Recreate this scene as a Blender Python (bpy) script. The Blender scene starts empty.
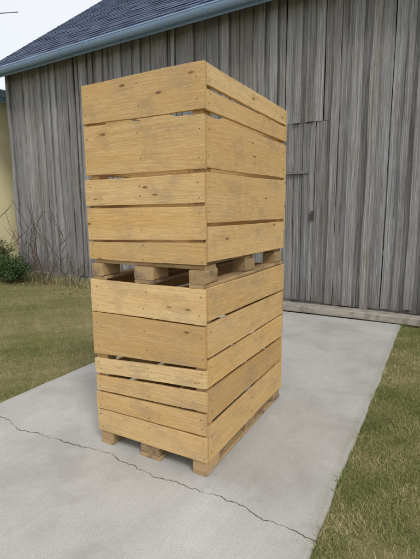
import bpy, math, random
import numpy as np
from mathutils import Vector, Matrix
import bmesh
R=random.Random(7)
NR=np.random.default_rng(11)
scene=bpy.context.scene
col=scene.collection

# ------------------------------------------------------------ helpers
class MB:
    def __init__(s): s.v=[];s.f=[];s.bco=[];s.rnd=[];s.mi=[]
    def ring_solid(s,rings,bcos,rnd,mi=0):
        n=len(rings[0]);b=len(s.v)
        for r,q in zip(rings,bcos):
            s.v+=[tuple(p) for p in r]; s.bco+=[tuple(p) for p in q]; s.rnd+=[rnd]*n
        for i in range(len(rings)-1):
            for j in range(n):
                k=(j+1)%n
                s.f.append((b+i*n+j,b+i*n+k,b+(i+1)*n+k,b+(i+1)*n+j)); s.mi.append(mi)
        s.f.append(tuple(b+j for j in range(n))[::-1]); s.mi.append(mi)
        e=b+(len(rings)-1)*n
        s.f.append(tuple(e+j for j in range(n))); s.mi.append(mi)
    def plank(s,o,A,W,T,length,w0,w1,thick,seg=6,ch=.002,warp=.001,edge=0.0,mi=0,wander=0.0,rnd=None):
        o=Vector(o);A=Vector(A);W=Vector(W);T=Vector(T)
        off=Vector((R.uniform(0,60),R.uniform(0,60),R.uniform(0,60)))
        rn=R.random() if rnd is None else rnd
        rings=[];bc=[]
        p1,p2,p3,p4=[R.uniform(0,6.28) for _ in range(4)]
        fq=R.uniform(1.5,3.5)
        for i in range(seg+1):
            t=i/seg; x=t*length
            lo=w0[0]*(1-t)+w1[0]*t; hi=w0[1]*(1-t)+w1[1]*t
            lo+=edge*(math.sin(fq*x+p1)+.6*math.sin(2.7*fq*x+p2)+.5*R.uniform(-1,1))
            hi+=edge*(math.sin(fq*x*1.2+p3)+.6*math.sin(2.3*fq*x+p4)+.5*R.uniform(-1,1))
            ww=wander*math.sin(fq*.8*x+p4)
            lo+=ww;hi+=ww
            tz=warp*(math.sin(fq*x+p2)+.4*R.uniform(-1,1)); h=thick/2
            cs=[(lo+ch,-h),(hi-ch,-h),(hi,-h+ch),(hi,h-ch),(hi-ch,h),(lo+ch,h),(lo,h-ch),(lo,-h+ch)]
            rings.append([o+A*x+W*a+T*(b+tz) for a,b in cs])
            bc.append([Vector((x,a,b))+off for a,b in cs])
        s.ring_solid(rings,bc,rn,mi)
    def box(s,c,d,ch=.002,mi=0,axis=0,rnd=None):
        ax=[Vector((1,0,0)),Vector((0,1,0)),Vector((0,0,1))]
        i=axis;j=(axis+1)%3;k=(axis+2)%3
        o=Vector(c)-ax[i]*d[i]/2
        s.plank(o,ax[i],ax[j],ax[k],d[i],(-d[j]/2,d[j]/2),(-d[j]/2,d[j]/2),d[k],seg=1,ch=ch,warp=0,mi=mi,rnd=rnd)
    def tube(s,pts,rads,n=8,mi=0):
        rings=[];bc=[]
        for i,p in enumerate(pts):
            p=Vector(p)
            a=Vector(pts[max(i-1,0)]);b=Vector(pts[min(i+1,len(pts)-1)])
            t=(b-a).normalized()
            q=Vector((0,0,1)) if abs(t.z)<.9 else Vector((1,0,0))
            u=t.cross(q).normalized();w=t.cross(u)
            rg=[p+(u*math.cos(6.2832*j/n)+w*math.sin(6.2832*j/n))*rads[i] for j in range(n)]
            rings.append(rg);bc.append(rg)
        s.ring_solid(rings,bc,R.random(),mi)
    def obj(s,name,mats,parent=None,smooth=False):
        me=bpy.data.meshes.new(name); me.from_pydata(s.v,[],s.f)
        a=me.attributes.new("bco","FLOAT_VECTOR","POINT"); a.data.foreach_set("vector",np.array(s.bco,dtype=np.float32).ravel())
        a=me.attributes.new("rnd","FLOAT","POINT"); a.data.foreach_set("value",np.array(s.rnd,dtype=np.float32))
        for m in mats: me.materials.append(m)
        me.polygons.foreach_set("material_index",np.array(s.mi,dtype=np.int32))
        bm=bmesh.new();bm.from_mesh(me);bmesh.ops.recalc_face_normals(bm,faces=bm.faces);bm.to_mesh(me);bm.free()
        if smooth: me.polygons.foreach_set("use_smooth",[True]*len(me.polygons))
        ob=bpy.data.objects.new(name,me); col.objects.link(ob)
        if parent: ob.parent=parent
        return ob

def empty(name,loc=(0,0,0),rz=0,label=None,cat=None,group=None):
    e=bpy.data.objects.new(name,None); e.location=loc; e.rotation_euler=(0,0,rz); e.empty_display_size=.1
    col.objects.link(e)
    if label: e["label"]=label
    if cat: e["category"]=cat
    if group: e["group"]=group
    return e

class NT:
    def __init__(s,name):
        s.m=bpy.data.materials.new(name); s.m.use_nodes=True; s.t=s.m.node_tree; s.n=s.t.nodes; s.l=s.t.links
        s.b=s.n["Principled BSDF"]
    def new(s,t,**k):
        n=s.n.new(t)
        for a,b in k.items(): setattr(n,a,b)
        return n
    def lk(s,a,b): s.l.new(a,b)
    def setin(s,n,key,val):
        if hasattr(val,"is_output"): s.lk(val,n.inputs[key])
        else: n.inputs[key].default_value=val
    def noise(s,vec,scale,detail=4,rough=.6,dist=0):
        n=s.new("ShaderNodeTexNoise"); s.lk(vec,n.inputs["Vector"])
        n.inputs["Scale"].default_value=scale;n.inputs["Detail"].default_value=detail
        n.inputs["Roughness"].default_value=rough;n.inputs["Distortion"].default_value=dist
        return n.outputs["Fac"]
    def scale(s,vec,v):
        n=s.new("ShaderNodeVectorMath",operation="MULTIPLY"); s.lk(vec,n.inputs[0]); n.inputs[1].default_value=v
        return n.outputs[0]
    def math(s,op,a,b=0.0,clamp=False):
        n=s.new("ShaderNodeMath",operation=op,use_clamp=clamp); s.setin(n,0,a); s.setin(n,1,b); return n.outputs[0]
    def sep(s,v):
        n=s.new("ShaderNodeSeparateXYZ"); s.lk(v,n.inputs[0]); return n.outputs
    def ramp(s,fac,pts):
        n=s.new("ShaderNodeValToRGB"); s.lk(fac,n.inputs[0]); e=n.color_ramp.elements
        while len(e)<len(pts): e.new(.5)
        for x,(p,c) in zip(e,pts):
            x.position=p; x.color=(c,c,c,1) if isinstance(c,(int,float)) else (*c,1)
        return n.outputs[0]
    def mix(s,fac,a,b,mode="MIX"):
        n=s.new("ShaderNodeMix",data_type="RGBA",blend_type=mode)
        s.setin(n,0,fac)
        for k,v in ((6,a),(7,b)):
            if hasattr(v,"is_output"): s.lk(v,n.inputs[k])
            else: n.inputs[k].default_value=(*v,1) if len(v)==3 else v
        return n.outputs[2]
    def attr(s,name,out="Vector"):
        n=s.new("ShaderNodeAttribute"); n.attribute_name=name; return n.outputs[out]
    def coord(s): return s.new("ShaderNodeTexCoord").outputs["Object"]
    def bump(s,h,strength,dist):
        n=s.new("ShaderNodeBump"); s.lk(h,n.inputs["Height"]); n.inputs["Strength"].default_value=strength;n.inputs["Distance"].default_value=dist
        s.lk(n.outputs[0],s.b.inputs["Normal"])
    def fin(s,c,rough=.8,spec=.3):
        if hasattr(c,"is_output"): s.lk(c,s.b.inputs["Base Color"])
        else: s.b.inputs["Base Color"].default_value=(*c,1)
        s.setin(s.b,"Roughness",rough); s.b.inputs["Specular IOR Level"].default_value=spec
        return s.m

# ------------------------------------------------------------ materials
def crate_wood(name,cols,dirt=.25,dirtcol=(.33,.25,.17),knotsel=.40):
    k=NT(name); v=k.attr("bco"); rn=k.attr("rnd","Fac")
    xyz=k.sep(v)
    vo=k.new("ShaderNodeTexVoronoi"); k.lk(k.scale(v,(4.0,11,0.001)),vo.inputs["Vector"]); vo.inputs["Scale"].default_value=1.0
    sel=k.math("GREATER_THAN",k.math("FRACT",k.math("MULTIPLY",vo.outputs["Color"],7.3)),knotsel)
    kd=vo.outputs["Distance"]
    kn=k.math("MULTIPLY",k.ramp(kd,[(.03,1),(.07,.65),(.105,0)]),sel)
    halo=k.math("MULTIPLY",k.ramp(kd,[(.05,1),(.34,0)]),sel)
    warp=k.noise(k.scale(v,(.7,3.2,3.2)),1.0,2,.5)
    ph=k.math("ADD",k.math("MULTIPLY",xyz[1],300.0),k.math("MULTIPLY",warp,80.0))
    ph=k.math("ADD",ph,k.math("MULTIPLY",halo,7.0))
    ring=k.math("ADD",k.math("MULTIPLY",k.math("SINE",ph),.5),.5)
    rstr=k.ramp(k.noise(k.scale(v,(1.2,6,6)),1.5,2,.6),[(.38,0),(.62,1)])
    g1=k.noise(k.scale(v,(.9,55,55)),1.5,3,.6)
    g2=k.noise(k.scale(v,(12,300,300)),1.0,2,.75)
    tone=k.noise(k.scale(v,(1.3,7,7)),1.0,3,.55)
    big=k.noise(k.scale(v,(3,5,5)),1.3,5,.72,.2)
    c=k.ramp(rn,cols)
    c=k.mix(k.ramp(tone,[(.35,0),(.65,.7)]),c,k.mix(.8,c,(1.0,.88,.66),"MULTIPLY"))
    c=k.mix(k.math("MULTIPLY",k.math("MULTIPLY",k.math("POWER",ring,3.0),rstr),.38),c,(.46,.28,.11))
    c=k.mix(k.math("MULTIPLY",k.ramp(g1,[(.38,1),(.52,0)]),.16),c,(.48,.30,.13))
    c=k.mix(k.math("MULTIPLY",k.ramp(g1,[(.54,0),(.68,1)]),.16),c,(.95,.76,.48))
    c=k.mix(k.math("MULTIPLY",k.ramp(g2,[(.40,1),(.55,0)]),.28),c,(.38,.25,.12))
    c=k.mix(k.math("MULTIPLY",k.ramp(g2,[(.56,0),(.70,1)]),.22),c,(.96,.80,.54))
    c=k.mix(k.math("MULTIPLY",k.ramp(big,[(.50,0),(.66,1)]),dirt),c,dirtcol)
    fine=k.noise(v,240,2,.7)
    c=k.mix(k.math("MULTIPLY",k.ramp(fine,[(.34,1),(.45,0)]),.34),c,(.28,.18,.10))
    c=k.mix(k.math("MULTIPLY",halo,.20),c,(.46,.25,.09))
    c=k.mix(k.math("MULTIPLY",kn,.82),c,(.13,.065,.03))
    h=k.math("ADD",k.math("MULTIPLY",g1,.4),k.math("ADD",k.math("MULTIPLY",g2,.8),k.math("MULTIPLY",fine,.5)))
    k.bump(h,.7,.003)
    return k.fin(c,.87,.12)
W_SIDE=crate_wood("rough_pine_board",[(0,(.52,.335,.135)),(.2,(.74,.53,.26)),(.4,(.61,.41,.175)),(.6,(.82,.61,.32)),(.8,(.65,.45,.205)),(1,(.75,.51,.22))],.42)
W_PAL=crate_wood("worn_pallet_pine",[(0,(.29,.21,.125)),(.5,(.48,.345,.19)),(1,(.38,.28,.17))],.9,(.145,.12,.09),.6)
W_IN=crate_wood("post_pine",[(0,(.52,.35,.16)),(1,(.64,.45,.22))],.3)
k=NT("nail_steel"); NAIL=k.fin((.12,.09,.065),.5,.5)

def barn_wood(name,dark=1.0):
    k=NT(name); v=k.attr("bco"); rn=k.attr("rnd","Fac"); oc=k.coord(); xyz=k.sep(v)
    g1=k.noise(k.scale(v,(.40,34,34)),1.5,5,.70)
    g2=k.noise(k.scale(v,(2.2,210,210)),1.0,3,.75)
    big=k.noise(k.scale(v,(1.0,6,6)),1.5,5,.72)
    pale=k.noise(k.scale(oc,(1.2,1.2,.30)),1.0,3,.6)
    D=lambda t:tuple(x*dark for x in t)
    c=k.ramp(rn,[(0,D((.20,.198,.20))),(.2,D((.40,.402,.41))),(.4,D((.28,.262,.245))),(.6,D((.53,.532,.54))),(.8,D((.34,.335,.335))),(1,D((.44,.425,.405)))])
    warp=k.noise(k.scale(v,(.35,3,3)),1.0,2,.5)
    ring=k.math("ADD",k.math("MULTIPLY",k.math("SINE",k.math("ADD",k.math("MULTIPLY",xyz[1],210.0),k.math("MULTIPLY",warp,55.0))),.5),.5)
    c=k.mix(k.math("MULTIPLY",k.math("POWER",ring,4.0),.38),c,(.12,.115,.11))
    c=k.mix(k.ramp(g1,[(.34,.90),(.50,0)]),c,k.mix(1.0,c,(.42,.41,.40),"MULTIPLY"))
    c=k.mix(k.math("MULTIPLY",k.ramp(g1,[(.55,0),(.66,1)]),.40),c,(.66,.67,.68))
    c=k.mix(k.math("MULTIPLY",k.ramp(g2,[(.42,1),(.54,0)]),.50),c,(.08,.075,.07))
    c=k.mix(k.math("MULTIPLY",k.ramp(g2,[(.57,0),(.70,1)]),.35),c,(.68,.685,.69))
    c=k.mix(k.math("MULTIPLY",k.ramp(big,[(.52,0),(.66,1)]),.50),c,(.26,.215,.17))
    c=k.mix(k.math("MULTIPLY",k.ramp(big,[(.30,1),(.42,0)]),.45),c,(.13,.128,.128))
    c=k.mix(k.math("MULTIPLY",k.ramp(pale,[(.48,0),(.75,1)]),.35),c,(.53,.54,.56))
    vo=k.new("ShaderNodeTexVoronoi"); k.lk(k.scale(v,(2.8,11,0.001)),vo.inputs["Vector"])
    kn=k.ramp(vo.outputs["Distance"],[(.06,1),(.12,0)])
    c=k.mix(k.math("MULTIPLY",kn,.85),c,(.035,.03,.027))
    z=k.sep(oc)[2]
    low=k.math("MULTIPLY",k.ramp(z,[(.10,1),(.55,0)]),.5)
    c=k.mix(low,c,k.mix(1.0,c,(.58,.52,.44),"MULTIPLY"))
    k.bump(k.math("ADD",g1,k.math("MULTIPLY",g2,.8)),1.0,.010)
    return k.fin(c,.88,.15)
BW=barn_wood("weathered_grey_board"); BD=barn_wood("weathered_door_board",.80); BDARK=barn_wood("old_beam_wood",.85)
k=NT("sill_wood"); v=k.attr("bco"); n=k.noise(k.scale(v,(1.5,30,30)),1.5,5,.65); n2=k.noise(v,9,5,.65)
c=k.mix(n,(.26,.24,.20),(.50,.46,.40)); c=k.mix(k.math("MULTIPLY",k.ramp(n2,[(.45,0),(.62,1)]),.6),c,(.17,.15,.12)); k.bump(n,.7,.005); SILL=k.fin(c,.9,.15)

k=NT("slate"); oc=k.coord(); rn=k.attr("rnd","Fac")
n=k.noise(k.attr("bco"),14,4,.6)
c=k.mix(rn,(.030,.045,.090),(.085,.12,.205)); c=k.mix(k.math("MULTIPLY",k.ramp(n,[(.50,0),(.72,1)]),.35),c,(.12,.145,.19))
k.bump(n,.4,.004); SLATE=k.fin(c,.7,.25)
k=NT("gutter_paint"); n=k.noise(k.coord(),6,5,.65); GUT=k.fin(k.mix(n,(.25,.38,.62),(.38,.53,.76)),.5,.35)
k=NT("cream_render_wall"); n=k.noise(k.coord(),1.5,6,.65); n2=k.noise(k.coord(),90,2,.5)
k.bump(n2,.3,.003); PLA=k.fin(k.mix(n,(.90,.81,.46),(.93,.87,.58)),.9,.2)
k=NT("glass_pane"); GLASS=k.fin((.03,.04,.05),.08,.6)
k=NT("white_frame"); WHITE=k.fin((.75,.75,.72),.5,.4)
k=NT("rusty_iron"); n=k.noise(k.coord(),30,4,.6); IRON=k.fin(k.mix(n,(.05,.045,.04),(.12,.07,.04)),.7,.4)
k=NT("foundation_stone"); n=k.noise(k.coord(),7,6,.65); k.bump(n,.7,.02)
STONE=k.fin(k.mix(k.ramp(n,[(.35,0),(.65,1)]),(.12,.11,.10),(.30,.29,.26)),.9,.2)

k=NT("worn_concrete"); oc=k.coord()
b1=k.noise(oc,.8,4,.55,.3); b2=k.noise(oc,1.6,7,.68,.2); b3=k.noise(oc,5.0,5,.7,.2); sp=k.noise(oc,170,3,.7); sp2=k.noise(oc,45,4,.75)
br=k.noise(k.scale(oc,(30,2.5,1)),1.0,3,.6,.8)
c=k.mix(k.ramp(b1,[(.32,0),(.68,1)]),(.43,.425,.40),(.53,.525,.50))
c=k.mix(k.math("MULTIPLY",k.ramp(b2,[(.37,1),(.50,0)]),.48),c,(.32,.31,.285))
c=k.mix(k.math("MULTIPLY",k.ramp(b2,[(.55,0),(.66,1)]),.50),c,(.63,.625,.61))
c=k.mix(k.math("MULTIPLY",k.ramp(b3,[(.58,0),(.70,1)]),.32),c,(.31,.295,.26))
c=k.mix(k.math("MULTIPLY",k.ramp(sp2,[(.54,0),(.68,1)]),.26),c,(.29,.275,.245))
c=k.mix(k.math("MULTIPLY",k.ramp(sp,[(.40,1),(.50,0)]),.42),c,(.26,.25,.23))
c=k.mix(k.math("MULTIPLY",k.ramp(sp,[(.58,0),(.68,1)]),.35),c,(.70,.70,.68))
c=k.mix(k.math("MULTIPLY",k.ramp(br,[(.40,1),(.6,0)]),.07),c,(.28,.27,.25))
x_=k.sep(oc)[0]
ed=k.math("ABSOLUTE",k.math("ADD",x_,.65))
mr=k.new("ShaderNodeMapRange"); k.lk(k.math("ADD",ed,k.math("MULTIPLY",sp2,.10)),mr.inputs[0]); mr.inputs[1].default_value=1.28;mr.inputs[2].default_value=1.38;mr.inputs[3].default_value=0;mr.inputs[4].default_value=.5
c=k.mix(mr.outputs[0],c,(.25,.235,.17))
k.bump(k.math("ADD",k.math("MULTIPLY",sp,.5),k.math("ADD",k.math("MULTIPLY",sp2,.8),k.math("MULTIPLY",br,.3))),.45,.004)
CONC=k.fin(c,.92,.15)
k=NT("crack_dark"); CRACK=k.fin((.08,.072,.06),.95,.1)

k=NT("lawn_soil"); oc=k.coord(); n=k.noise(oc,.8,6,.65); n2=k.noise(oc,9,5,.7); n3=k.noise(oc,110,3,.7)
c=k.mix(k.ramp(n,[(.38,0),(.60,1)]),(.18,.18,.065),(.33,.275,.15))
c=k.mix(k.math("MULTIPLY",k.ramp(n2,[(.42,0),(.62,1)]),.5),c,(.15,.17,.055))
c=k.mix(k.ramp(n3,[(.35,.5),(.6,0)]),c,(.12,.095,.055))
k.bump(n3,.8,.012); SOIL=k.fin(c,.95,.1)
k=NT("grass_blade"); rn=k.attr("tint","Fac")
c=k.ramp(rn,[(0,(.10,.14,.04)),(.38,(.21,.245,.08)),(.58,(.36,.345,.15)),(.78,(.50,.425,.24)),(1,(.60,.51,.33))])
GRASS=k.fin(c,.7,.12)
k=NT("evergreen_leaf"); rn=k.attr("tint","Fac"); LEAF=k.fin(k.ramp(rn,[(0,(.025,.05,.014)),(.6,(.07,.12,.035)),(1,(.15,.19,.06))]),.55,.3)
k=NT("dry_leaf"); rn=k.attr("tint","Fac"); DRY=k.fin(k.ramp(rn,[(0,(.14,.09,.05)),(.6,(.30,.20,.11)),(1,(.45,.34,.20))]),.8,.2)
k=NT("bare_twig"); TWIG=k.fin((.12,.085,.06),.85,.2)

# ------------------------------------------------------------ crates
X,Y,Z=(1,0,0),(0,1,0),(0,0,1)
CW,CL=.82,1.22
def build_crate(z0,left,right,top,board_lo,label,seed):
    R.seed(seed)
    e=empty("wooden_crate",(-CW/2,CL/2,z0),0,label,"crate","stacked pallet crates on the concrete path")
    T=.020; cx,cy=-CW/2,CL/2
    loc=lambda x,y,z:(x-cx,y-cy,z-z0)
    def nails(m,pts,nrm):
        for p in pts:
            q=Vector(p)+Vector(nrm)*.0005; 
            m.tube([q-Vector(nrm)*.004,q+Vector(nrm)*.0012],[.0026,.0026],6,mi=1)
    m=MB();np_=[]
    for i,(l0,l1,n0,n1) in enumerate(left):
        m.plank(loc(-CW+R.uniform(-.007,.004),T/2+R.uniform(-.002,.002),z0),X,Z,Y,CW+R.uniform(-.004,.005),(l0-z0,l1-z0),(n0-z0,n1-z0),T,seg=16,ch=.0015,warp=.0018,edge=.0018,rnd=(R.random()*.45+.5*(i%2)))
        for xx in (-CW+.035,-.035,-CW/2):
            for fr in (.25,.75):
                t=(xx+CW)/CW; lo=l0*(1-t)+n0*t; hi=l1*(1-t)+n1*t
                np_.append(loc(xx+R.uniform(-.014,.014),-.0015,lo+(hi-lo)*fr+R.uniform(-.014,.014)))
    nails(m,np_,(0,-1,0))
    m.obj("end_panel",[W_SIDE,NAIL],e)
    m=MB()
    for (l0,l1,n0,n1) in left:
        d=R.uniform(-.006,.006)
        m.plank(loc(-CW,CL-T/2,z0),X,Z,Y,CW,(l0-z0+d*.3,l1-z0),(n0-z0+d*.3,n1-z0),T,seg=6,edge=.0008)
    m.obj("end_panel",[W_SIDE,NAIL],e)
    m=MB();np_=[]
    for i,(n0,n1,f0,f1) in enumerate(right):
        m.plank(loc(-T/2+R.uniform(-.002,.002),T+.0035,z0),Y,Z,X,CL-2*T-.006+R.uniform(-.003,0),(n0-z0,n1-z0),(f0-z0,f1-z0),T,seg=18,ch=.0015,warp=.0018,edge=.0018,rnd=(R.random()*.5+.45*((i+1)%2)))
        for yy in (.05,CL-.05,CL/2):
            for fr in (.25,.75):
                t=yy/CL; lo=n0*(1-t)+f0*t; hi=n1*(1-t)+f1*t
                np_.append(loc(.0015,yy+R.uniform(-.014,.014),lo+(hi-lo)*fr+R.uniform(-.014,.014)))
    nails(m,np_,(1,0,0))
    m.obj("side_panel",[W_SIDE,NAIL],e)
    m=MB()
    for (n0,n1,f0,f1) in right:
        m.plank(loc(-CW+T/2,T+.0015,z0),Y,Z,X,CL-2*T-.003,(n0-z0,n1-z0),(f0-z0,f1-z0),T,seg=6,edge=.0008)
    m.obj("side_panel",[W_SIDE,NAIL],e)
    g=.003
    for px,py in ((-T-.03-g,T+.04+g),(-CW+T+.03+g,T+.04+g),(-T-.03-g,CL-T-.04-g),(-CW+T+.03+g,CL-T-.04-g)):
        m=MB(); zb=z0+.1445; m.box(loc(px,py,(zb+top-.012)/2),(.06,.08,top-.012-zb),axis=2); m.obj("corner_post",[W_IN],e)
    pal=empty("pallet",(0,0,0)); pal.parent=e
    PW,PL=.772,1.170
    ow,ol=.80,1.20
    m=MB()
    for xx,w in ((-ow/2+.05,.10),(0,.145),(ow/2-.05,.10)):
        m.plank((xx,-ol/2+R.uniform(-.006,.006),.0115),Y,X,Z,ol,(-w/2,w/2),(-w/2,w/2),.021,seg=18,ch=.005,warp=.0004,edge=.003)
    m.obj("bottom_board",[W_PAL],pal)
    for ix,(xx,w) in enumerate(((-ow/2+.05,.10),(0,.145),(ow/2-.05,.10))):
        for yy in (-ol/2+.0725,0,ol/2-.0725):
            m=MB(); s=R.uniform(-.006,.006)
            m.plank((xx+s,yy-.0725+R.uniform(-.008,.008),.0232+.0382),Y,X,Z,.145,(-w/2+R.uniform(0,.005),w/2-R.uniform(0,.005)),(-w/2+R.uniform(0,.005),w/2-R.uniform(0,.005)),.0762,seg=6,ch=.006,warp=0,edge=.0018)
            m.obj("block",[W_PAL],pal)
    m=MB()
    for yy in (-PL/2+.0665,0,PL/2-.0665):
        m.box((0,yy,.111),(PW,.13,.021),axis=0)
    for xx,w in ((-.322,.125),(-.166,.10),(0,.145),(.166,.10),(.322,.125)):
        m.box((xx,0,.133),(w,PL,.021),axis=1)
    m.obj("deck",[W_PAL],pal)
    return e
lowL=[(.09,.232,.09,.245),(.242,.352,.257,.388),(.366,.466,.402,.515),(.486,.583,.537,.638),(.612,.882,.655,.888),(.888,1.093,.897,1.093)]
lowR=[(.09,.298,.09,.305),(.33,.515,.33,.50),(.537,.69,.525,.69),(.707,.895,.70,.88),(.915,1.093,.895,1.092)]
upL=[(1.22,1.325,1.222,1.338),(1.338,1.522,1.358,1.528),(1.54,1.688,1.545,1.695),(1.715,1.997,1.716,1.976),(2.008,2.222,2.002,2.222)]
upR=[(1.235,1.42,1.222,1.42),(1.445,1.70,1.44,1.72),(1.722,1.975,1.74,1.98),(2.00,2.10,2.0,2.105),(2.116,2.222,2.12,2.222)]
c1=build_crate(0.0,lowL,lowR,1.093,.09,"honey coloured slatted pine pallet crate standing on the concrete path",3)
c2=build_crate(1.0935,upL,upR,2.222,1.22,"honey coloured slatted pine pallet crate stacked on top of another crate",14)

# ------------------------------------------------------------ barn
R.seed(21)
BR=math.atan(-.0357)
barn=empty("barn",(0,4.28,0),BR,"old grey wooden barn with vertical weathered planks and slate roof","barn")
XL,XR,DEP=-7.76,7.5,9.0
def vert_wall(m,x0,x1,zb,zt):
    x=x0; xs=[]
    while x<x1-.001:
        w=R.uniform(.14,.26)
        if x1-x-w<.1: w=x1-x
        xs.append((x,w)); x+=w
    for (x,w) in xs:
        zbb=zb+R.uniform(-.02,.03) if zb<1 else zb
        g=R.uniform(.004,.010)
        m.plank((x+w/2,.03+R.uniform(-.010,.004),zbb),Z,X,Y,zt-zbb,(-w/2+g,w/2-g),(-w/2+g,w/2-g),.024,seg=30,ch=.003,warp=.005,edge=.0022)
    for i in range(len(xs)-1):
        if R.random()<.22: continue
        xx=xs[i+1][0]+R.uniform(-.03,.03); w=R.uniform(.06,.15)
        zb2=zb+R.uniform(-.03,.05) if zb<1 else zb
        m.plank((xx,-R.uniform(.004,.018),zb2),Z,X,Y,zt-zb2,(-w/2,w/2),(-w/2-R.uniform(-.010,.010),w/2+R.uniform(-.010,.010)),.028,seg=40,ch=.002,warp=.006,edge=.0035,wander=.004)
DX0,DX1,DZT=-1.12,-.42,2.75
m=MB(); vert_wall(m,XL,DX0,.13,4.62); vert_wall(m,DX0,DX1,DZT,4.62); vert_wall(m,DX1,XR,.13,4.62)
m.plank((DX0-.03,-.006,.13),Z,X,Y,4.49,(-.05,.035),(-.05,.035),.024,seg=34,ch=.003,warp=.004,edge=.003)
m.plank((DX1+.04,-.006,.13),Z,X,Y,4.49,(-.045,.06),(-.045,.06),.024,seg=34,ch=.003,warp=.004,edge=.003)
m.obj("wall",[BW],barn)
def gable(xp):
    m=MB(); y=.08
    while y<DEP-.05:
        w=.22; yc=y+w/2; zt=4.50+(.33+min(yc,DEP-yc))*.76-.14
        m.plank((xp,yc,.13),Z,Y,X,zt-.13,(-w/2+.002,w/2-.002),(-w/2+.002,w/2-.002),.024,seg=8,ch=.003,warp=.003,edge=.003); y+=w
    return m
gable(XL+.02).obj("wall",[BW],barn); gable(XR-.02).obj("wall",[BW],barn)
m=MB(); x=XL
while x<XR-.1:
    w=.24; m.plank((x+w/2,DEP,.13),Z,X,Y,4.5,(-w/2+.002,w/2-.002),(-w/2+.002,w/2-.002),.024,seg=4); x+=w
m.obj("wall",[BW],barn)
door=empty("door",(0,0,0)); door.parent=barn; door["label"]="narrow closed plank door with wooden latch bar"
m=MB(); x=DX0
while x<DX1-.001:
    w=R.uniform(.13,.19)
    if DX1-x-w<.1: w=DX1-x
    m.plank((x+w/2,.03,.135),Z,X,Y,DZT-.14,(-w/2+.004,w/2-.004),(-w/2+.004,w/2-.004),.028,seg=24,ch=.003,warp=.004,edge=.0018); x+=w
m.plank((DX0+.36,.003,.15),Z,X,Y,DZT-.17,(-.04,.04),(-.04,.04),.022,seg=20,ch=.003,warp=.002,edge=.0025)
m.obj("door_leaf",[BD],door)
m=MB(); m.plank((DX0+.05,-.012,2.05),X,Z,Y,.34,(-.022,.022),(-.02,.024),.026,seg=4,ch=.004,warp=.002); m.obj("latch_bar",[BDARK],door)
m=MB(); m.box((DX0+.46,-.0,1.42),(.03,.03,.14),axis=2); m.tube([(DX0+.46,-.03,1.48),(DX0+.46,-.055,1.44),(DX0+.46,-.03,1.38)],[.008,.009,.008],8); m.obj("handle",[IRON],door)
m=MB(); m.plank((-1.2,-.12,.052),X,Y,Z,6.2,(-.10,.11),(-.10,.11),.105,seg=50,ch=.010,warp=.003,edge=.005); m.obj("sill",[SILL],barn)
m=MB(); m.box(((XL-1.25)/2,.06,.04),(-1.25-XL,.12,.24),ch=.02,axis=0); m.box(((5.05+XR)/2,.06,.04),(XR-5.05,.12,.24),ch=.02,axis=0)
m.box(((-1.25+5.05)/2,.08,.03),(6.3,.08,.24),ch=.01,axis=0)
m.box((XL+.06,DEP/2,.04),(.12,DEP-.3,.24),ch=.02,axis=1);m.box((XR-.06,DEP/2,.04),(.12,DEP-.3,.24),ch=.02,axis=1)
m.obj("foundation",[STONE],barn)
roof=empty("roof"); roof.parent=barn
sl=math.atan(.76); VX0,VX1=-8.2,7.9
A=Vector((0,math.cos(sl),math.sin(sl))); N=Vector((0,-math.sin(sl),math.cos(sl)))
Lr=(DEP/2+.33)/math.cos(sl)
m=MB(); rows=int(Lr/.19)
for r in range(rows+1):
    x=VX0-(.14 if r%2 else 0)
    while x<VX1:
        a=max(x,VX0); b=min(x+.278,VX1)
        if b-a>.03:
            o=Vector((0,-.33,4.50))+A*(r*.19-.01+R.uniform(-.004,.004))+N*(.012+R.uniform(0,.006))
            ln=min(.24,Lr-r*.19+.01)
            if ln>.02:
                q=(A-N*.055).normalized()
                m.plank(o+Vector(((a+b)/2,0,0))+N*.012,q,X,q.cross(Vector(X))*-1,ln,(-(b-a)/2+.002,(b-a)/2-.002),(-(b-a)/2+.002,(b-a)/2-.002),.008,seg=1,ch=.001,warp=0)
        x+=.28
m.obj("slate_covering",[SLATE],roof)
m=MB()
m.plank(Vector(((VX0+VX1)/2,-.31,4.50))-N*.03,A,X,N,Lr,(-(VX1-VX0)/2+.02,(VX1-VX0)/2-.02),(-(VX1-VX0)/2+.02,(VX1-VX0)/2-.02),.03,seg=1,ch=.002,warp=0)
m.obj("roof_boarding",[BDARK],roof)
m=MB(); A2=Vector((0,-math.cos(sl),math.sin(sl))); N2=Vector((0,math.sin(sl),math.cos(sl)))
m.plank(Vector(((VX0+VX1)/2,DEP+.33,4.50)),A2,X,N2,Lr,(-(VX1-VX0)/2,(VX1-VX0)/2),(-(VX1-VX0)/2,(VX1-VX0)/2),.05,seg=1,ch=.002,warp=0)
m.obj("slate_covering",[SLATE],roof)
for vx in (VX0,VX1):
    m=MB()
    m.plank(Vector((vx,-.33,4.50))-N*.03,A,N,X,Lr,(-.07,.055),(-.07,.055),.028,seg=6,ch=.003,warp=.002)
    m.obj("verge_board",[BDARK],roof)
m=MB(); m.plank((VX0+.02,-.27,4.44),X,Z,Y,VX1-VX0-.04,(-.08,.03),(-.08,.03),.024,seg=12,warp=.002); m.obj("fascia",[GUT],roof)
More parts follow.
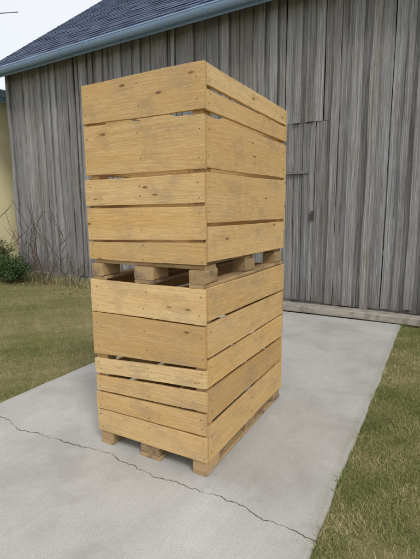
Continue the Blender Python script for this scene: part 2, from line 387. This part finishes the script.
def halfpipe(p0,p1,r,side,nseg=24):
    m=MB(); p0=Vector(p0);p1=Vector(p1);d=(p1-p0).normalized(); s=Vector(side)
    rings=[]
    N_=10
    for i in range(nseg+1):
        c=p0.lerp(p1,i/nseg)+Vector((0,0,R.uniform(-.004,.004)))
        rg=[]
        for j in range(N_+1):
            a=math.pi*j/N_; rg.append(c+s*math.cos(a)*r-Vector((0,0,1))*math.sin(a)*r)
        for j in range(N_,-1,-1):
            a=math.pi*j/N_; rg.append(c+s*math.cos(a)*(r-.006)-Vector((0,0,1))*math.sin(a)*(r-.006))
        rings.append(rg)
    m.ring_solid(rings,rings,.5); 
    m.tube([p0+s*r,p1+s*r],[.011,.011],8)
    for i in range(int((p1-p0).length/.8)):
        c=p0+d*(.4+.8*i)
        pts=[c+s*math.cos(math.pi*j/8)*(r+.006)-Vector((0,0,1))*math.sin(math.pi*j/8)*(r+.006) for j in range(9)]
        m.tube(pts,[.008]*9,6)
    return m
halfpipe((VX0-.03,-.375,4.46),(VX1+.03,-.375,4.46),.085,(0,-1,0)).obj("gutter",[GUT],barn)

# ------------------------------------------------------------ neighbouring house
R.seed(5)
house=empty("house",(-13.2,8.5,0),0,"cream yellow rendered house with blue gutter beside the barn","house")
HX,HY=4.15,4.3
m=MB()
m.box((0,-HY,2.15),(2*HX,.3,4.7),ch=.01,axis=0); m.box((0,HY,2.15),(2*HX,.3,4.7),ch=.01,axis=0)
m.box((HX-.15,0,2.15),(.3,2*HY-.31,4.7),ch=.0,axis=1); m.box((-HX+.15,0,2.15),(.3,2*HY-.31,4.7),ch=.0,axis=1)
HS=.30
for sy in (-HY,HY):
    b=len(m.v)
    for yy in (sy-.14,sy+.14):
        for p in ((-HX+.05,yy,4.49),(HX-.05,yy,4.49),(0,yy,4.49+(HX-.05)*math.tan(HS)-.02)): m.v.append(p);m.bco.append(p);m.rnd.append(.5)
    for f_ in ((0,1,2),(3,5,4),(0,3,4,1),(1,4,5,2),(2,5,3,0)): m.f.append(tuple(b+i for i in f_));m.mi.append(0)
m.obj("wall",[PLA],house)
for xx in (-2.2,0.2,2.4):
    w=empty("window"); w.parent=house
    m=MB(); m.box((xx,-HY-.16,1.9),(.9,.02,1.2),axis=0); m.obj("window_pane",[GLASS],w)
    m=MB()
    for dx in (-.48,0,.48): m.box((xx+dx,-HY-.17,1.9),(.07,.05,1.34),axis=2)
    for dz in (-.64,.64): m.box((xx,-HY-.17,1.9+dz),(.9-.002,.045,.07),axis=0)
    m.obj("window_frame",[WHITE],w)
m=MB()
for sg in (1,-1):
    q=Vector((-sg*math.cos(HS),0,math.sin(HS))); nn=Vector((sg*math.sin(HS),0,math.cos(HS)))
    for r in range(22):
        m.plank(Vector((sg*(HX+.35),0,4.44))+q*(r*.21)+nn*.02,(q-nn*.06).normalized(),Y,(nn+q*.06).normalized(),.25,(-HY-.3,HY+.3),(-HY-.3,HY+.3),.02,seg=1,ch=.002,warp=0)
m.obj("roof",[SLATE],house)
m=MB(); m.box((HX+.33,0,4.31),(.03,2*HY+.5,.24),axis=1);m.box((HX+.15,0,4.42),(.30,2*HY+.5,.02),axis=1); m.obj("fascia",[GUT],house)
halfpipe((HX+.46,-HY-.3,4.40),(HX+.46,HY+.3,4.40),.10,(1,0,0)).obj("gutter",[GUT],house)

wire=MB(); pts=[(-9.2-.9*i, 6.2-.5*i, 6.6+.008*(i-4)**2) for i in range(12)]
wire.tube(pts,[.010]*12,6); w=wire.obj("overhead_wire",[IRON]); w["label"]="thin dark overhead cable running from the roof"; w["category"]="cable"

# ------------------------------------------------------------ ground + slab
me=bpy.data.meshes.new("ground"); s=300
me.from_pydata([(-s,-s,-.03),(s,-s,-.03),(s,s,-.03),(-s,s,-.03)],[],[(0,1,2,3)]); me.materials.append(SOIL)
g=bpy.data.objects.new("ground",me); col.objects.link(g); g["kind"]="structure"

PX0,PX1=-1.95,.65
R.seed(33)
def edge_noise(y,ph): return .004*math.sin(2.1*y+ph)+.003*math.sin(6.3*y+ph*2)+.002*math.sin(17*y+ph*3)
m=MB(); rings=[];bc=[]
ys=[-7+ i*.06 for i in range(int((4.02+7)/.06)+1)]+[4.035]
for y in ys:
    a=PX0+edge_noise(y,1)+R.uniform(-.002,.002); b=PX1+edge_noise(y,4)+R.uniform(-.002,.002)
    rg=[(a-.01,y,-.10),(b+.01,y,-.10),(b+.006,y,-.012),(b-.012,y,0),(a+.012,y,0),(a-.006,y,-.012)]
    rg=[(p[0],min(p[1],4.05-.0357*p[0]+0),p[2]) for p in rg]
    rings.append(rg);bc.append(rg)
m.ring_solid(rings,bc,.5)
def crack(pts,w0,w1,jit,seed):
    rr=random.Random(seed); P=[]
    for i in range(len(pts)-1):
        a=Vector(pts[i]);b=Vector(pts[i+1]); n=max(2,int((b-a).length/.014))
        for j in range(n): P.append(a.lerp(b,j/n))
    P.append(Vector(pts[-1]))
    off=0;Q=[]
    for p in P:
        off=off*.8+rr.uniform(-jit,jit); Q.append(Vector((p[0]+rr.uniform(-.003,.003),p[1]+off)))
    b0=len(m.v)
    for i,p in enumerate(Q):
        t=(Q[min(i+1,len(Q)-1)]-Q[max(i-1,0)]).normalized(); nrm=Vector((-t.y,t.x)); w=rr.uniform(w0,w1)*(.3+.7*abs(math.sin(i*.11)))
        for sgn in (-1,1):
            m.v.append((p.x+nrm.x*w*sgn,p.y+nrm.y*w*sgn,.0015)); m.bco.append((0,0,0)); m.rnd.append(.5)
    for i in range(len(Q)-1):
        m.f.append((b0+2*i,b0+2*i+1,b0+2*i+3,b0+2*i+2)); m.mi.append(1)
crack([(-1.94,-.03),(-1.75,-.08),(-1.42,-.16),(-1.07,-.11),(-.75,-.07),(-.31,-.13),(.01,-.10),(.28,-.11),(.41,-.14),(.67,-.17)],.0010,.0036,.008,1)
sl_=m.obj("concrete_path",[CONC,CRACK]); sl_["kind"]="structure"

# ------------------------------------------------------------ blades
def blades_mesh(name,px,py,pz,h,w,tint,mat,lean=.5):
    n=len(px); th=NR.uniform(0,6.283,n); ph=NR.uniform(0,6.283,n)
    ln=NR.uniform(.05,lean,n)*h*1.2
    dx,dy=np.cos(th)*w/2,np.sin(th)*w/2; lx,ly=np.cos(ph)*ln,np.sin(ph)*ln
    V=np.zeros((n,5,3),np.float32)
    V[:,0]=np.stack([px-dx,py-dy,pz],1);V[:,1]=np.stack([px+dx,py+dy,pz],1)
    V[:,2]=np.stack([px+lx*.35-dx*.8,py+ly*.35-dy*.8,pz+h*.55],1);V[:,3]=np.stack([px+lx*.35+dx*.8,py+ly*.35+dy*.8,pz+h*.55],1)
    V[:,4]=np.stack([px+lx,py+ly,pz+h*NR.uniform(.75,1,n)],1)
    me=bpy.data.meshes.new(name); me.vertices.add(n*5); me.vertices.foreach_set("co",V.ravel())
    base=(np.arange(n)*5)[:,None]
    tri=np.concatenate([base+np.array([0,1,3]),base+np.array([0,3,2]),base+np.array([2,3,4])],1).astype(np.int32).ravel()
    me.loops.add(len(tri)); me.loops.foreach_set("vertex_index",tri)
    me.polygons.add(n*3); me.polygons.foreach_set("loop_start",np.arange(0,n*9,3,dtype=np.int32)); me.polygons.foreach_set("loop_total",np.full(n*3,3,np.int32))
    me.update(calc_edges=True)
    a=me.attributes.new("tint","FLOAT","POINT"); a.data.foreach_set("value",np.repeat(tint,5).astype(np.float32))
    me.materials.append(mat); ob=bpy.data.objects.new(name,me); col.objects.link(ob); return ob
def sn(x,y,s,ph):
    return (np.sin(x*s+ph)*np.cos(y*s*1.3+ph*2)+.6*np.sin(x*s*2.3-y*s*1.9+ph)+.4*np.sin(x*s*4.7+y*s*5.1+ph*3))/2
def wall_y(x): return 4.28-.0357*x
def scatter(x0,x1,y0,y1,dens):
    n=int((x1-x0)*(y1-y0)*dens); return NR.uniform(x0,x1,n),NR.uniform(y0,y1,n)
areas=[(.635,1.5,-.9,2.2,27000),(.635,1.7,2.2,4.3,13000),(1.5,1.9,-.9,2.2,9000),(1.9,5,-1.4,4.2,900),(-3.2,-1.94,-.5,4.4,9500),(-6,-3.2,-.6,4.5,4500),(-9,-6,0,4.55,2800)]
xs=[];ysl=[]
for a in areas:
    x,y=scatter(*a); xs.append(x);ysl.append(y)
x=np.concatenate(xs);y=np.concatenate(ysl)
en=lambda yy,ph:.004*np.sin(2.1*yy+ph)+.003*np.sin(6.3*yy+ph*2)+.002*np.sin(17*yy+ph*3)
inside=(x>PX0+en(y,1)-.004)&(x<PX1+en(y,4)+.004)
bare_=sn(x,y,2.6,1.3)+.7*sn(x,y,9,2.2)+.5*sn(x,y,19,.7)
keep=(~inside)&(y<wall_y(x)-.02)&(NR.random(len(x))>np.clip(bare_*.9-.1,0,.85))
keep&=~((x>-1.25)&(y>wall_y(x)-.24))
x=x[keep];y=y[keep]; bare_=bare_[keep]
t=np.clip(.45+.24*sn(x,y,1.7,.5)+.20*sn(x,y,7,3)+.18*np.clip(bare_,0,1)+NR.normal(0,.17,len(x)),0,1)
h=NR.uniform(.006,.021,len(x))*(1+.5*np.clip(sn(x,y,4,7),-.6,1)+.5*np.clip(sn(x,y,15,4),0,1))
de=np.minimum(np.abs(x-PX0),np.abs(x-PX1)); tuft=np.clip(sn(x*0,y,8,1.1)+.6,0.1,1.5); h*=1+1.8*tuft*np.exp(-de/.03)
dw=wall_y(x)-y; h*=1+4*np.exp(-dw/.25)*NR.random(len(x)); t=np.clip(t+.25*np.exp(-dw/.3),0,1)
h+=.007
h=np.where(NR.random(len(x))<.04,h*1.8,h)
g=blades_mesh("grass",x,y,np.full(len(x),-.031),h,NR.uniform(.0014,.0031,len(x)),t,GRASS,1.1); g["kind"]="stuff"
n=5600; x=NR.uniform(-7.9,-1.4,n); y=wall_y(x)-np.abs(NR.normal(.03,.17,n))-.04
keep=sn(x,y*0,3.1,.4)+NR.normal(0,.3,n)>-.3; x=x[keep];y=y[keep]
g=blades_mesh("dry_weeds",x,y,np.full(len(x),-.03),NR.uniform(.06,.28,len(x)),NR.uniform(.003,.007,len(x)),np.clip(NR.normal(.6,.3,len(x)),0,1),GRASS,.9); g["kind"]="stuff"

def leaf_cloud(name,C,size,tint,mat,parent=None):
    n=len(C); a=NR.normal(size=(n,3));a/=np.linalg.norm(a,axis=1)[:,None]; b=NR.normal(size=(n,3));b-=a*np.sum(a*b,1)[:,None];b/=np.linalg.norm(b,axis=1)[:,None]
    s=size[:,None]; V=np.stack([C-a*s,C+b*s*.5,C+a*s,C-b*s*.5],1).astype(np.float32)
    me=bpy.data.meshes.new(name); me.from_pydata(V.reshape(-1,3).tolist(),[],(np.arange(n*4).reshape(n,4)).tolist())
    at=me.attributes.new("tint","FLOAT","POINT"); at.data.foreach_set("value",np.repeat(tint,4).astype(np.float32))
    me.materials.append(mat); ob=bpy.data.objects.new(name,me); col.objects.link(ob)
    if parent: ob.parent=parent
    return ob
n=1400; x=NR.uniform(-8.5,-2.2,n); y=wall_y(x)-np.abs(NR.normal(0,.4,n))-.05
x2=NR.uniform(-5,2,110); y2=NR.uniform(-.8,4,110); ok=(x2<PX0)|(x2>PX1)
C=np.concatenate([np.stack([x,y,NR.uniform(-.02,.02,n)],1),np.stack([x2[ok],y2[ok],NR.uniform(-.015,.0,ok.sum())],1)])
g=leaf_cloud("fallen_leaves",C,NR.uniform(.010,.026,len(C)),NR.random(len(C)),DRY); g["kind"]="stuff"
def shrub(name,loc,rx,ry,h,nl,label,mat,leafsize):
    e=empty(name,loc,0,label,"shrub"); m=MB()
    tips=[]
    for i in range(36):
        a=R.uniform(0,6.28); rr=R.uniform(.2,1); tip=Vector((math.cos(a)*rx*rr,math.sin(a)*ry*rr,h*R.uniform(.3,1)*(1.1-.35*rr)))
        mid=tip*.5+Vector((R.uniform(-.05,.05),R.uniform(-.05,.05),.05)); m.tube([(0,0,-.04),tuple(mid),tuple(tip)],[.014,.008,.003],5); tips.append((mid,tip))
    m.obj("branch",[TWIG],e)
    C=[]
    for i in range(nl):
        mid,tip=R.choice(tips); p=mid.lerp(tip,R.uniform(-.4,1.05)); C.append((p.x+R.gauss(0,.065),p.y+R.gauss(0,.06),max(.01,p.z+R.gauss(0,.05))))
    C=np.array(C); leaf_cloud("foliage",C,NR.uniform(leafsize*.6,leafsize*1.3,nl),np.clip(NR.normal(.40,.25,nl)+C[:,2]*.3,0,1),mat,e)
shrub("shrub",(-7.30,3.92,0),.80,.33,.62,9500,"dense low dark green evergreen shrub at the barn corner",LEAF,.024)
shrub("shrub",(-8.35,4.3,0),.6,.4,1.0,7500,"taller dark green evergreen shrub beside the yellow house",LEAF,.024)
R.seed(77)
def bare(loc,h,sp,nb,label,r0=.008):
    e=empty("bare_shrub",loc,0,label,"shrub"); m=MB()
    def br(p,d,l,r,lev):
        pts=[p];q=p.copy();dd=d.copy()
        for i in range(5):
            dd=(dd+Vector((R.uniform(-.25,.25),R.uniform(-.10,.10),R.uniform(-.05,.12)))).normalized(); q=q+dd*l/5; pts.append(q.copy())
            if lev<2 and R.random()<.55: br(q.copy(),(dd+Vector((R.choice((-1,1))*R.uniform(.4,1.0),R.uniform(-.3,.3),R.uniform(-.1,.3)))).normalized(),l*R.uniform(.35,.6),r*.8,lev+1)
        m.tube([tuple(a) for a in pts],[r*(1-.10*i) for i in range(6)],5)
    for i in range(nb):
        a=-1+2*(i+.5)/nb; br(Vector((a*.12,0,-.04)),Vector((a*sp,R.uniform(-.2,.1),1)).normalized(),h*R.uniform(.65,1),r0,0)
    m.obj("stem",[TWIG],e)
bare((-6.35,4.1,0),1.25,.6,8,"leafless thin twiggy shrub against the plank wall",.0085)
bare((-5.6,4.15,0),.7,.8,6,"small leafless twiggy shrub against the plank wall",.006)
bare((-8.0,4.0,0),1.5,.35,5,"tall leafless twiggy shrub in front of the yellow wall",.0075)

# ------------------------------------------------------------ camera
cam=bpy.data.cameras.new("camera"); co=bpy.data.objects.new("camera",cam); col.objects.link(co)
yaw,pitch,roll=-0.5111,-0.1627,-0.0075
f=np.array([math.cos(pitch)*math.sin(yaw),math.cos(pitch)*math.cos(yaw),math.sin(pitch)])
r=np.array([math.cos(yaw),-math.sin(yaw),0.0]);u=np.cross(r,f)
c_,s_=math.cos(roll),math.sin(roll); r2=c_*r+s_*u;u2=-s_*r+c_*u
M=Matrix(((r2[0],u2[0],-f[0],1.0779),(r2[1],u2[1],-f[1],-1.877),(r2[2],u2[2],-f[2],1.5049),(0,0,0,1)))
co.matrix_world=M
cam.sensor_fit='VERTICAL';cam.sensor_height=24;cam.lens=418.57/559*24;cam.clip_end=1000;cam.clip_start=.05
scene.camera=co
# ------------------------------------------------------------ light
wd=bpy.data.worlds.new("World");scene.world=wd;wd.use_nodes=True;nt=wd.node_tree
bg=nt.nodes["Background"]
sky=nt.nodes.new("ShaderNodeTexSky");sky.sky_type='NISHITA';sky.sun_disc=False
SE,SR=math.radians(46),math.radians(128)
sky.sun_elevation=SE;sky.sun_rotation=SR
tc=nt.nodes.new("ShaderNodeTexCoord");nz=nt.nodes.new("ShaderNodeTexNoise");nz.inputs["Scale"].default_value=2.2;nz.inputs["Detail"].default_value=6
nt.links.new(tc.outputs["Generated"],nz.inputs["Vector"])
rp=nt.nodes.new("ShaderNodeMapRange");rp.inputs[1].default_value=.3;rp.inputs[2].default_value=.7;rp.inputs[3].default_value=.75;rp.inputs[4].default_value=.96
nt.links.new(nz.outputs["Fac"],rp.inputs[0])
mx=nt.nodes.new("ShaderNodeMix");mx.data_type='RGBA'
nt.links.new(rp.outputs[0],mx.inputs[0]);nt.links.new(sky.outputs[0],mx.inputs[6]);mx.inputs[7].default_value=(7.0,7.05,7.2,1)
nt.links.new(mx.outputs[2],bg.inputs[0]);bg.inputs[1].default_value=.145
sd=bpy.data.lights.new("sun","SUN");sd.energy=1.5;sd.angle=math.radians(14);sd.color=(1,.95,.88)
so=bpy.data.objects.new("sun",sd);col.objects.link(so)
dv=Vector((math.sin(SR)*math.cos(SE),math.cos(SR)*math.cos(SE),math.sin(SE)))
so.rotation_euler=dv.to_track_quat('Z','Y').to_euler();so.location=(5,-5,12)
scene.view_settings.view_transform='Standard';scene.view_settings.look='None';scene.view_settings.exposure=0
